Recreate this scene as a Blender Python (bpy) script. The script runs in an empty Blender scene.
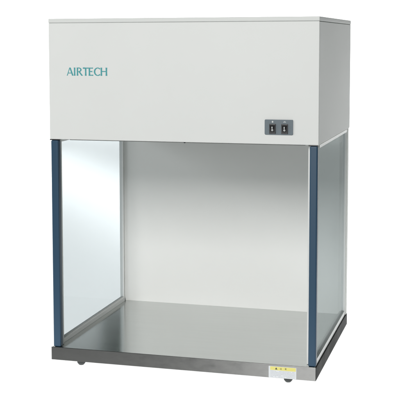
import bpy, bmesh, math, random
from mathutils import Vector, Matrix
random.seed(7)
S = bpy.context.scene
COL = S.collection
W, D = 0.72, 0.59            # width and depth of the bench
Z0, Z1 = 0.012, 0.047        # underside and top of the steel base (feet below)
HZ0, HZ1 = 0.611, 0.929      # hood
GZ = -0.0085                  # ground below the feet; everything is lifted by -GZ
PI = math.pi

# ------------------------------------------------------------------ materials
def mat(name):
    m = bpy.data.materials.new(name); m.use_nodes = True
    nt = m.node_tree; nt.nodes.clear()
    out = nt.nodes.new('ShaderNodeOutputMaterial')
    return m, nt, out

def N(nt, t, **kw):
    n = nt.nodes.new(t)
    for k, v in kw.items():
        if k in n.inputs: n.inputs[k].default_value = v
        else: setattr(n, k, v)
    return n

def principled(name, col, rough=0.5, metal=0.0, spec=0.5, bump=None, mottled=None, coat=0.0, aniso=0.0):
    """bump = (scale vector, strength, distance); mottled = (scale vector, amount) multiplies the colour by noise"""
    m, nt, out = mat(name)
    b = N(nt, 'ShaderNodeBsdfPrincipled')
    b.inputs['Base Color'].default_value = (*col, 1); b.inputs['Roughness'].default_value = rough
    b.inputs['Metallic'].default_value = metal; b.inputs['Specular IOR Level'].default_value = spec
    b.inputs['Coat Weight'].default_value = coat
    nt.links.new(b.outputs[0], out.inputs[0])
    tc = N(nt, 'ShaderNodeTexCoord')
    def noise(scale, detail=4.0, rgh=0.6):
        mp = N(nt, 'ShaderNodeMapping'); mp.inputs['Scale'].default_value = scale
        nt.links.new(tc.outputs['Object'], mp.inputs['Vector'])
        n = N(nt, 'ShaderNodeTexNoise'); n.inputs['Scale'].default_value = 1; n.inputs['Detail'].default_value = detail
        n.inputs['Roughness'].default_value = rgh
        nt.links.new(mp.outputs[0], n.inputs['Vector'])
        return n
    if aniso:                     # brushed along x: highlights stretch across the grain
        tg = N(nt, 'ShaderNodeTangent', direction_type='RADIAL', axis='X')
        b.inputs['Anisotropic'].default_value = aniso; nt.links.new(tg.outputs[0], b.inputs['Tangent'])
        b.inputs['Anisotropic Rotation'].default_value = 0.0
    if bump:
        n = noise(bump[0]); bp = N(nt, 'ShaderNodeBump')
        bp.inputs['Strength'].default_value = bump[1]; bp.inputs['Distance'].default_value = bump[2]
        nt.links.new(n.outputs['Fac'], bp.inputs['Height']); nt.links.new(bp.outputs[0], b.inputs['Normal'])
    if mottled:
        n = noise(mottled[0]); r = N(nt, 'ShaderNodeMapRange')
        r.inputs['From Min'].default_value = 0.3; r.inputs['From Max'].default_value = 0.7
        r.inputs['To Min'].default_value = 1 - mottled[1]; r.inputs['To Max'].default_value = 1 + mottled[1]
        nt.links.new(n.outputs['Fac'], r.inputs['Value'])
        mx = N(nt, 'ShaderNodeVectorMath', operation='SCALE')
        mx.inputs[0].default_value = col
        nt.links.new(r.outputs[0], mx.inputs['Scale']); nt.links.new(mx.outputs[0], b.inputs['Base Color'])
        r2 = N(nt, 'ShaderNodeMapRange')
        r2.inputs['From Min'].default_value = 0.3; r2.inputs['From Max'].default_value = 0.7
        r2.inputs['To Min'].default_value = max(0.02, rough * (1 - 2 * mottled[1])); r2.inputs['To Max'].default_value = rough * (1 + 2 * mottled[1])
        nt.links.new(n.outputs['Fac'], r2.inputs['Value']); nt.links.new(r2.outputs[0], b.inputs['Roughness'])
    return m

PAINT = principled('hood_paint', (0.61, 0.622, 0.613), 0.42, spec=0.35, bump=((900, 900, 900), 0.06, 0.0006), mottled=((5, 5, 5), 0.012))
LID = principled('lid_paint', (0.565, 0.58, 0.57), 0.42, spec=0.35, bump=((900, 900, 900), 0.06, 0.0006))
WALL = principled('back_wall_paint', (0.81, 0.816, 0.798), 0.45, spec=0.3, mottled=((4, 4, 4), 0.01))
WHITE = principled('white_aluminium', (0.85, 0.86, 0.85), 0.35, spec=0.5)
SEAM = principled('seam_sealant', (0.30, 0.31, 0.305), 0.6)
GASKET = principled('grey_gasket', (0.62, 0.63, 0.63), 0.5)
BLUE = principled('dark_blue_paint', (0.022, 0.056, 0.098), 0.38, spec=0.35, bump=((700, 700, 700), 0.05, 0.0005))
BLACK = principled('black_plastic', (0.012, 0.012, 0.013), 0.35)
RUBBER = principled('dark_rubber', (0.06, 0.066, 0.066), 0.6)
DARK = principled('base_shade_and_screw_grey', (0.018, 0.02, 0.0195), 0.5, spec=0.06, mottled=((12, 12, 12), 0.06))  # steel base sides' dark reflection put into the colour; also the screw head
PLATE = principled('grey_blue_plate', (0.085, 0.115, 0.135), 0.4)
MARK = principled('white_print', (0.55, 0.57, 0.57), 0.5)
TEAL = principled('teal_print', (0.045, 0.27, 0.29), 0.4)
YELLOW = principled('yellow_print', (0.58, 0.53, 0.15), 0.5)
STICKER = principled('white_sticker', (0.53, 0.55, 0.57), 0.4)
INK = principled('black_ink', (0.03, 0.03, 0.025), 0.5)
PALEINK = principled('pale_grey_ink', (0.37, 0.39, 0.42), 0.5)
FILTER = principled('filter_mesh', (0.22, 0.22, 0.21), 0.6)
DECK = principled('stainless_deck', (0.572, 0.59, 0.58), 0.14, metal=1.0, bump=((5, 700, 5), 0.06, 0.0005), mottled=((4, 160, 4), 0.04))
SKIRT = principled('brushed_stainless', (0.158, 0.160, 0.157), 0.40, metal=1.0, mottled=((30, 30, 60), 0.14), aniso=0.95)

def glass_material():
    m, nt, out = mat('side_glass')
    tr = N(nt, 'ShaderNodeBsdfTransparent'); tr.inputs[0].default_value = (0.716, 0.743, 0.752, 1)
    gl = N(nt, 'ShaderNodeBsdfGlossy'); gl.inputs['Roughness'].default_value = 0.0
    gl.inputs['Color'].default_value = (0.9, 0.95, 0.93, 1)
    # Schlick reflectance of a thin pane, the same seen from either side: F0 + (1 - F0)(1 - |N.I|)^5
    ge = N(nt, 'ShaderNodeNewGeometry')
    dt = N(nt, 'ShaderNodeVectorMath', operation='DOT_PRODUCT')
    nt.links.new(ge.outputs['Normal'], dt.inputs[0]); nt.links.new(ge.outputs['Incoming'], dt.inputs[1])
    ab = N(nt, 'ShaderNodeMath', operation='ABSOLUTE'); nt.links.new(dt.outputs['Value'], ab.inputs[0])
    om = N(nt, 'ShaderNodeMath', operation='SUBTRACT'); om.inputs[0].default_value = 1; nt.links.new(ab.outputs[0], om.inputs[1])
    pw = N(nt, 'ShaderNodeMath', operation='POWER'); pw.inputs[1].default_value = 5; nt.links.new(om.outputs[0], pw.inputs[0])
    fr = N(nt, 'ShaderNodeMath', operation='MULTIPLY_ADD'); fr.inputs[1].default_value = 0.10; fr.inputs[2].default_value = 0.02
    nt.links.new(pw.outputs[0], fr.inputs[0])
    mx = N(nt, 'ShaderNodeMixShader')
    nt.links.new(fr.outputs[0], mx.inputs[0]); nt.links.new(tr.outputs[0], mx.inputs[1]); nt.links.new(gl.outputs[0], mx.inputs[2])
    nt.links.new(mx.outputs[0], out.inputs[0])
    return m
GLASS = glass_material()

def backlit_material():
    # made-up backlit white sheet: scatters the added lamp behind and the light in front
    m, nt, out = mat('backlit_sheet')
    d = N(nt, 'ShaderNodeBsdfDiffuse'); d.inputs[0].default_value = (0.45, 0.45, 0.45, 1)
    t = N(nt, 'ShaderNodeBsdfTranslucent'); t.inputs[0].default_value = (0.5, 0.5, 0.5, 1)
    a = N(nt, 'ShaderNodeAddShader')
    nt.links.new(d.outputs[0], a.inputs[0]); nt.links.new(t.outputs[0], a.inputs[1]); nt.links.new(a.outputs[0], out.inputs[0])
    return m
BACKLIT = backlit_material()

# ------------------------------------------------------------------ mesh helpers
def box(bm, x0, x1, y0, y1, z0, z1, bevel=0.0, seg=2):
    r = bmesh.ops.create_cube(bm, size=1.0)
    vs = r['verts']
    for v in vs:
        v.co = Vector((x0 if v.co.x < 0 else x1, y0 if v.co.y < 0 else y1, z0 if v.co.z < 0 else z1))
    if bevel:
        es = list({e for v in vs for e in v.link_edges})
        bmesh.ops.bevel(bm, geom=es, offset=bevel, segments=seg, profile=0.5, affect='EDGES')

def lathe(bm, prof, cx, cy, n=32):
    rings = []
    for r, z in prof:
        rings.append([bm.verts.new((cx + r * math.cos(2 * PI * k / n), cy + r * math.sin(2 * PI * k / n), z)) for k in range(n)])
    for a, b in zip(rings, rings[1:]):
        for k in range(n):
            bm.faces.new((a[k], a[(k + 1) % n], b[(k + 1) % n], b[k]))
    bm.faces.new(list(reversed(rings[0]))); bm.faces.new(rings[-1])

def plate(bm, pts, y0, y1):
    """flat outline in x-z, from depth y0 (front) to y1 (back)"""
    f = [bm.verts.new((x, y0, z)) for x, z in pts]; b = [bm.verts.new((x, y1, z)) for x, z in pts]
    n = len(pts)
    bm.faces.new(f); bm.faces.new(list(reversed(b)))
    for k in range(n): bm.faces.new((f[k], b[k], b[(k + 1) % n], f[(k + 1) % n]))

def rrect(x0, x1, z0, z1, r, n=6):
    pts = []
    for cx, cz, a0 in ((x1 - r, z1 - r, 0), (x0 + r, z1 - r, 90), (x0 + r, z0 + r, 180), (x1 - r, z0 + r, 270)):
        for k in range(n + 1):
            a = math.radians(a0 + 90 * k / n); pts.append((cx + r * math.cos(a), cz + r * math.sin(a)))
    return pts

def obj(name, bm, material, parent=None, smooth=True):
    bmesh.ops.recalc_face_normals(bm, faces=bm.faces[:])
    me = bpy.data.meshes.new(name); bm.to_mesh(me); bm.free()
    for m in (material if isinstance(material, (list, tuple)) else [material]): me.materials.append(m)
    o = bpy.data.objects.new(name, me); COL.objects.link(o)
    if parent: o.parent = parent
    if smooth:
        for p in me.polygons: p.use_smooth = True
        me.set_sharp_from_angle(angle=math.radians(60))
        wn = o.modifiers.new('weighted_normals', 'WEIGHTED_NORMAL'); wn.weight = 100; wn.keep_sharp = True
    return o

def part(name, material, parent, *boxes, bevel=0.0008):
    bm = bmesh.new()
    for b in boxes: box(bm, *b, bevel=bevel)
    return obj(name, bm, material, parent)

# ------------------------------------------------------------------ the bench
bench = bpy.data.objects.new('clean_bench', None); COL.objects.link(bench)
bench.location = (0, 0, -GZ); bench.empty_display_size = 0.1
bench['label'] = 'white benchtop laminar flow cabinet with glass sides, blue posts and a steel work surface'
bench['category'] = 'clean bench'

# base: frame with its side shade put into the colour, brushed steel front skirt, steel work surface
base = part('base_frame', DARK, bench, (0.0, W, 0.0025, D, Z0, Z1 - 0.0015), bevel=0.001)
bm = bmesh.new()
box(bm, 0.0, W - 0.0005, -0.0, 0.0022, Z0, Z1, bevel=0.0009, seg=3)
skirt = obj('front_skirt', bm, SKIRT, bench)
deck = part('work_surface', DECK, bench, (0.0035, W - 0.0035, 0.0024, D - 0.022, Z1 - 0.0012, Z1 - 0.0002), bevel=0.0003)
skirt['label'] = 'brushed steel front skirt'

for fx in (0.070, 0.6415):
    for fy in (0.042, D - 0.05):
        bm = bmesh.new()
        lathe(bm, [(0.0042, Z0), (0.0042, Z0 - 0.004), (0.0108, Z0 - 0.0043), (0.0114, Z0 - 0.0050), (0.0114, Z0 - 0.0135), (0.0105, Z0 - 0.0155), (0.0072, GZ + 0.0008), (0.0062, GZ)], fx, fy)
        obj('foot', bm, RUBBER, bench)

# warning label on the skirt
bm = bmesh.new(); plate(bm, rrect(0.5985, 0.6700, Z0 + 0.0006, 0.0425, 0.001), -0.0003, -0.0001)
lab = obj('warning_label', bm, STICKER, bench, smooth=False)
bm = bmesh.new(); plate(bm, rrect(0.6025, 0.6685, 0.0325, 0.0415, 0.0008), -0.00045, -0.0003)
band = obj('yellow_band', bm, YELLOW, lab, smooth=False)
bm = bmesh.new()
plate(bm, [(0.6150, 0.0345), (0.6212, 0.0345), (0.6181, 0.0398)], -0.0006, -0.00045)
def strokes(bm, segs, w, y0, y1):
    for (xa, za, xb, zb) in segs:
        d = Vector((xb - xa, zb - za)); n = Vector((-d.y, d.x)).normalized() * w / 2
        plate(bm, [(xa - n.x, za - n.y), (xb - n.x, zb - n.y), (xb + n.x, zb + n.y), (xa + n.x, za + n.y)], y0, y1)
def glyph(cx, cz, s, segs):
    return [(cx + a * s, cz + b * s, cx + c * s, cz + d * s) for a, b, c, d in segs]
strokes(bm, glyph(0.6300, 0.0370, 0.0021, [(-1, .9, -.6, .5), (-1, .3, -.6, -.1), (-.9, -1, -.5, -.3), (-.2, .6, 1, .6), (-.1, -.1, .9, -.1), (-.3, -.95, 1.05, -.95), (.4, .6, .4, -.95)]), 0.0005, -0.0006, -0.00045)
strokes(bm, glyph(0.6425, 0.0370, 0.0021, [(-.9, .85, .9, .85), (0, 1.1, 0, .85), (-1, .4, 1, .4), (-.6, .1, .6, .1), (-.6, -.3, .6, -.3), (-.6, .1, -.6, -.3), (.6, .1, .6, -.3), (-.9, -.9, -.7, -.5), (-.3, -.9, .5, -.9), (.8, -.5, 1, -.9)]), 0.00045, -0.0006, -0.00045)
obj('warning_symbol', bm, INK, lab, smooth=False)
bm = bmesh.new()
for row in range(5):
    z = 0.0298 - row * 0.0036; x = 0.6025 + random.uniform(0, .001)
    while x < 0.666:
        l = random.uniform(0.001, 0.0045)
        if random.random() < 0.88: plate(bm, [(x, z - .0006), (min(x + l, .667), z - .0006), (min(x + l, .667), z + .0006), (x, z + .0006)], -0.00042, -0.0003)
        x += l + random.uniform(0.0005, 0.0014)
obj('small_print', bm, PALEINK, lab, smooth=False)

# posts at the two front corners
for x0, x1 in ((0.0048, 0.0258), (0.6990, 0.7190)):
    bm = bmesh.new(); box(bm, x0, x1, 0.0035, 0.0225, Z1 + 0.0002, HZ0 - 0.003, bevel=0.0035, seg=4)
    p = obj('corner_post', bm, BLUE, bench)
    part('end_cap', BLACK, p, (x0 - 0.003, x1 + 0.0005, 0.004, 0.022, HZ0 - 0.0028, HZ0 - 0.0002), bevel=0.0004)

# glazed sides: glass in a frame of four white rails
for s in (0, 1):
    X = (lambda a: a) if s == 0 else (lambda a: W - a)
    def bx(a, b, *r): return (min(X(a), X(b)), max(X(a), X(b))) + r
    g = part('side_glass', GLASS, bench, bx(0.0075, 0.0125, 0.0365, D - 0.0320, Z1 + 0.0140, HZ0 - 0.0108), bevel=0)
    part('bottom_rail', WHITE, g, bx(0.0035, 0.0185, 0.0374, D - 0.0328, Z1 - 0.0001, Z1 + 0.0122), bevel=0.0004)
    part('glass_gasket', GASKET, g, bx(0.0064, 0.0136, 0.0374, D - 0.0328, Z1 + 0.0123, Z1 + 0.0142))
    part('top_rail', WHITE, g, bx(0.0015, 0.0175, 0.0374, D - 0.0328, HZ0 - 0.0105, HZ0 - 0.0022))
    part('rear_rail', WHITE, g, bx(0.0030, 0.0155, D - 0.0325, D - 0.0238, Z1 + 0.0004, HZ0 - 0.0021))
    part('front_rail', PAINT, g, bx(0.0035, 0.0225 if s == 0 else 0.0276, 0.0230, 0.037, Z1 + 0.0004, HZ0 - 0.0021))

back = part('back_panel', WALL, bench, (0.0005, W - 0.0005, D - 0.0235, D - 0.003, Z1 - 0.0001, HZ0 - 0.0005), bevel=0)

# hood: shell with a cap on top, lettering, and a recessed filter below
bm = bmesh.new()
hx0, hx1, hy0, hy1 = 0.0028, 0.7217, 0.0020, 0.5887
LS = 0.0105
box(bm, hx0, hx1, hy0, hy1, HZ0, HZ1 - LS - 0.0009, bevel=0.0016, seg=3)
hood = obj('hood', bm, PAINT, bench)
part('top_cover', LID, hood, (hx0 - 0.0003, hx1 + 0.0003, hy0 - 0.0003, hy1, HZ1 - LS, HZ1), bevel=0.0014)
part('cover_gasket', SEAM, hood, (hx0 + 0.0012, hx1 - 0.0012, hy0 + 0.0012, hy1 - 0.0012, HZ1 - LS - 0.0012, HZ1 - LS + 0.0003), bevel=0)
flt = part('filter_grille', FILTER, hood, (0.04, W - 0.04, 0.05, D - 0.04, HZ0 - 0.006, HZ0 - 0.0002), bevel=0.001)
bm = bmesh.new(); lathe(bm, [(0.0026, HZ0 - 0.0002), (0.0028, HZ0 - 0.0012), (0.0021, HZ0 - 0.0026), (0.0008, HZ0 - 0.0029)], 0.3735, 0.0105, 20)
obj('screw_head', bm, DARK, hood)

# lettering on the hood, drawn stroke by stroke in a flared humanist letter
def flare(bm, xa, za, xb, zb, wa, wm, wb, y0, y1, cut=True):
    """stroke from a to b, width wa at a, wm in the middle, wb at b, ends cut level"""
    d = Vector((xb - xa, zb - za)).normalized()
    horiz = abs(d.x) > 0.9
    n = Vector((0, 1)) if horiz else Vector((1 / max(abs(d.y), .3), 0))
    L, R = [], []
    for k in range(9):
        t = k / 8; w = wm + (wa - wm) * max(0, 1 - t / .5) ** 2.2 + (wb - wm) * max(0, (t - .5) / .5) ** 2.2
        c = Vector((xa + (xb - xa) * t, za + (zb - za) * t))
        L.append(c - n * w / 2); R.append(c + n * w / 2)
    plate(bm, [tuple(v) for v in L] + [tuple(v) for v in reversed(R)], y0, y1)
def arc(bm, cx, cz, rx, rz, a0, a1, wt, y0, y1, n=24):
    """ring segment, thick where it runs upright and thin where it runs level"""
    O, I = [], []
    for k in range(n + 1):
        a = math.radians(a0 + (a1 - a0) * k / n)
        w = wt(abs(math.cos(a)))
        O.append((cx + rx * math.cos(a), cz + rz * math.sin(a))); I.append((cx + (rx - w) * math.cos(a), cz + (rz - w) * math.sin(a)))
    plate(bm, O + I[::-1], y0, y1)
bm = bmesh.new()
LZ, LH, LX = 0.7800, 0.0212, 0.0535
yk = [0]
def yy():                                   # each stroke a hair prouder than the last, so none share a plane
    yk[0] += 1
    return hy0 - 0.00025 - yk[0] * 0.00001, hy0 - 0.00002
V = lambda x, w=.0037: flare(bm, LX + x, LZ, LX + x, LZ + LH, w * 1.25, w, w * 1.25, *yy())
Hh = lambda x0, x1, z, wa=.0024, wb=.0034: flare(bm, LX + x0, LZ + z, LX + x1, LZ + z, wa, wa, wb, *yy())
# A
flare(bm, LX + 0.0012, LZ, LX + 0.0086, LZ + LH, .0024, .0020, .0022, *yy())
flare(bm, LX + 0.0170, LZ, LX + 0.0092, LZ + LH, .0042, .0036, .0034, *yy())
Hh(0.0045, 0.0135, 0.0068, .0020, .0020)
V(0.0222)                                                              # I
V(0.0302)                                                              # R
arc(bm, LX + 0.0335, LZ + 0.0155, 0.0082, 0.0059, -92, 92, lambda c: .0018 + .0018 * c, *yy())
Hh(0.0310, 0.0338, LH - .0011, .0020, .0020); Hh(0.0310, 0.0345, 0.0106, .0020, .0020)
flare(bm, LX + 0.0352, LZ + 0.0102, LX + 0.0432, LZ, .0034, .0034, .0044, *yy())
V(0.0532); Hh(0.0455, 0.0532, LH - .0013, .0034, .0024); Hh(0.0532, 0.0609, LH - .0013)   # T
V(0.0636); Hh(0.0643, 0.0735, LH - .0013); Hh(0.0643, 0.0718, LH * .52); Hh(0.0643, 0.0742, .0013)   # E
arc(bm, LX + 0.0868, LZ + LH / 2, 0.0108, LH / 2 + .0003, 48, 312, lambda c: .0020 + .0019 * c, *yy())     # C
V(0.0968); V(0.1108); Hh(0.0975, 0.1102, LH * .53, .0024, .0024)                               # H
obj('lettering', bm, TEAL, hood, smooth=False)

# switch panel with two rocker switches
bm = bmesh.new(); plate(bm, rrect(0.5853, 0.6572, 0.6352, 0.6733, 0.0025), hy0 - 0.0022, hy0 - 0.0001)
bmesh.ops.bevel(bm, geom=[e for e in bm.edges if all(abs(v.co.y - (hy0 - 0.0022)) < 1e-6 for v in e.verts)], offset=0.0008, segments=2, affect='EDGES')
sp = obj('switch_panel', bm, PLATE, bench)
for cx in (0.6055, 0.6362):
    x0, x1, z0, z1 = cx - 0.0083, cx + 0.0083, 0.6378, 0.6625
    bm = bmesh.new()
    f = hy0 - 0.0045
    box(bm, x0, x1, f, hy0 - 0.0023, z0, z1, bevel=0.0008)
    # rocker tilted in its bezel
    a = [(f - 0.0006, z0 + .0028), (f - 0.0012, (z0 + z1) / 2), (f - 0.0042, z1 - .0028)]
    fr = [[bm.verts.new((x, y, z)) for y, z in a] for x in (x0 + .0022, x1 - .0022)]
    bk = [[bm.verts.new((x, f + 0.001, z)) for y, z in a] for x in (x0 + .0022, x1 - .0022)]
    for k in range(2):
        bm.faces.new((fr[0][k], fr[1][k], fr[1][k + 1], fr[0][k + 1]))
        bm.faces.new((bk[0][k], bk[1][k], bk[1][k + 1], bk[0][k + 1]))
        for q in (0, 1): bm.faces.new((fr[q][k], fr[q][k + 1], bk[q][k + 1], bk[q][k]))
    for k in (0, 2): bm.faces.new((fr[0][k], fr[1][k], bk[1][k], bk[0][k]))
    sw = obj('rocker_switch', bm, BLACK, sp)
for i, cx in enumerate((0.6055, 0.6362)):
    bm = bmesh.new()
    zc = (0.6378 + 0.6625) / 2
    # mark on each rocker: a bar over a small ring
    ym = hy0 - 0.0045
    plate(bm, [(cx - .0011, zc + .0008), (cx + .0011, zc + .0008), (cx + .0011, zc + .0058), (cx - .0011, zc + .0058)], ym - 0.0046, ym - 0.0012)
    O, I = [], []
    for k in range(25):
        a = 2 * PI * k / 24; O.append((cx + .0024 * math.cos(a), zc - .0030 + .0024 * math.sin(a))); I.append((cx + .0010 * math.cos(a), zc - .0030 + .0010 * math.sin(a)))
    for k in range(24):
        plate(bm, [O[k], O[k + 1], I[k + 1], I[k]], ym - 0.0020, ym - 0.0006)
    # legend above: a lamp symbol and a fan symbol in white print
    if i == 0:
        plate(bm, rrect(cx - .0019, cx + .0019, .6655, .6700, .0015), hy0 - 0.0024, hy0 - 0.0022)
    else:
        strokes(bm, [(cx - .0035, .6668, cx + .0035, .6668), (cx - .0022, .6690, cx + .0022, .6690)], .0010, hy0 - 0.0024, hy0 - 0.0022)
    obj('switch_marking', bm, MARK, sp, smooth=False)

# ------------------------------------------------------------------ setting: backlit white ground and backdrop, lamps added behind to wash out shade
bm = bmesh.new()
GX0, GX1, GY0, GY1 = -8.5, 2.5, -0.45, 7.0
def sheet(name, pts):
    bm = bmesh.new(); bm.faces.new([bm.verts.new(p) for p in pts])
    o = obj(name, bm, BACKLIT, smooth=False); o['kind'] = 'structure'; return o
sheet('ground', [(GX0, GY0, 0), (GX1, GY0, 0), (GX1, GY1, 0), (GX0, GY1, 0)])
sheet('backdrop', [(GX0, GY1 - .02, 0.001), (GX1, GY1 - .02, 0.001), (GX1, GY1 - .02, 1.66), (-2.44, GY1 - .02, 1.66), (-2.56, GY1 - .02, 2.5), (GX0, GY1 - .02, 2.5)])  # taller left part added for its mirror image in the work surface

def area(name, loc, target, sx, sy, power, col=(1, 1, 1)):
    l = bpy.data.lights.new(name, 'AREA'); l.shape = 'RECTANGLE'; l.size = sx; l.size_y = sy; l.energy = power; l.color = col
    o = bpy.data.objects.new(name, l); COL.objects.link(o); o.location = loc
    o.rotation_euler = (Vector(target) - Vector(loc)).to_track_quat('-Z', 'Y').to_euler()
    return o
gx, mx = GX1 - GX0 + 1.2, (GX0 + GX1) / 2
def lamp_under(name, y0, y1, le):           # radiance le, 0.5 m under the ground sheet
    area(name, (mx, (y0 + y1) / 2, -0.5), (mx, (y0 + y1) / 2, 1), gx, y1 - y0, le * PI * gx * (y1 - y0))
lamp_under('ground_fill', GY0 - 0.4, GY1 + 1.2, 2.15)  # added lamp, whitens the ground and wipes out shadows from below
# strip lamp added askew under the ground: makes the pale band in the left pane
strip = area('pane_band_fill', (-1.03, 3.30, -0.38), (-1.03, 3.30, 1), 5.7, 0.65, 2.8 * PI * 5.7 * 0.65)
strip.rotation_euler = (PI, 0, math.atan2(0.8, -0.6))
area('backdrop_fill', (mx, GY1 + 0.5, 0.36), (mx, GY1 - 3, 0.36), gx, 2.6, 3.0 * PI * gx * 2.6)  # added lamp, keeps the backdrop white
area('deck_wedge_fill', (-5.65, GY1 + 0.5, 2.0), (-5.65, GY1 - 3, 2.0), 6.0, 0.7, 1.3 * PI * 6.0 * 0.7)  # added lamp for the paler wedge mirrored in the work surface
area('skirt_fill', (0.03, -4.0, 0.5), (0.6, 0.0, 0.2), 0.5, 0.55, 26 * PI * 0.275)  # added low lamp, brightens the right end of the front skirt
area('side_softbox', (-3.3, -2.0, 1.75), (0.3, 0.3, 0.5), 1.3, 1.3, 68, (1, 0.99, 0.985))
area('key_softbox', (0.3, -4.0, 2.5), (0.36, 0.2, 0.4), 1.3, 1.5, 143, (1, 0.985, 0.97))

w = bpy.data.worlds.new('World'); S.world = w; w.use_nodes = True
bg = w.node_tree.nodes['Background']; bg.inputs[0].default_value = (0.05, 0.066, 0.058, 1); bg.inputs[1].default_value = 1.0

# ------------------------------------------------------------------ camera
cam = bpy.data.cameras.new('camera'); co = bpy.data.objects.new('camera', cam); COL.objects.link(co); S.camera = co
yaw, pitch, roll = 0.2817, -0.0901, -0.0027
cy, sy, cp, sn = math.cos(yaw), math.sin(yaw), math.cos(pitch), math.sin(pitch)
fwd = Vector((-sy * cp, cy * cp, sn)); right = Vector((cy, sy, 0)); up = right.cross(fwd)
r2 = right * math.cos(roll) + up * math.sin(roll); u2 = up * math.cos(roll) - right * math.sin(roll)
M = Matrix((r2, u2, -fwd)).transposed().to_4x4(); M.translation = Vector((1.1469, -2.69978, 0.86613 - GZ))
co.matrix_world = M
cam.sensor_width = 36; cam.lens = 1098.77 / 400 * 36
cam.shift_x = (200 - 180.568) / 400; cam.shift_y = -(200 - 141.737) / 400
cam.clip_start = 0.05; cam.clip_end = 200

S.view_settings.view_transform = 'Standard'; S.view_settings.look = 'None'; S.view_settings.exposure = 0; S.view_settings.gamma = 1
S.render.engine = 'CYCLES'
S.cycles.max_bounces = 12; S.cycles.transparent_max_bounces = 16
S.cycles.use_denoising = True
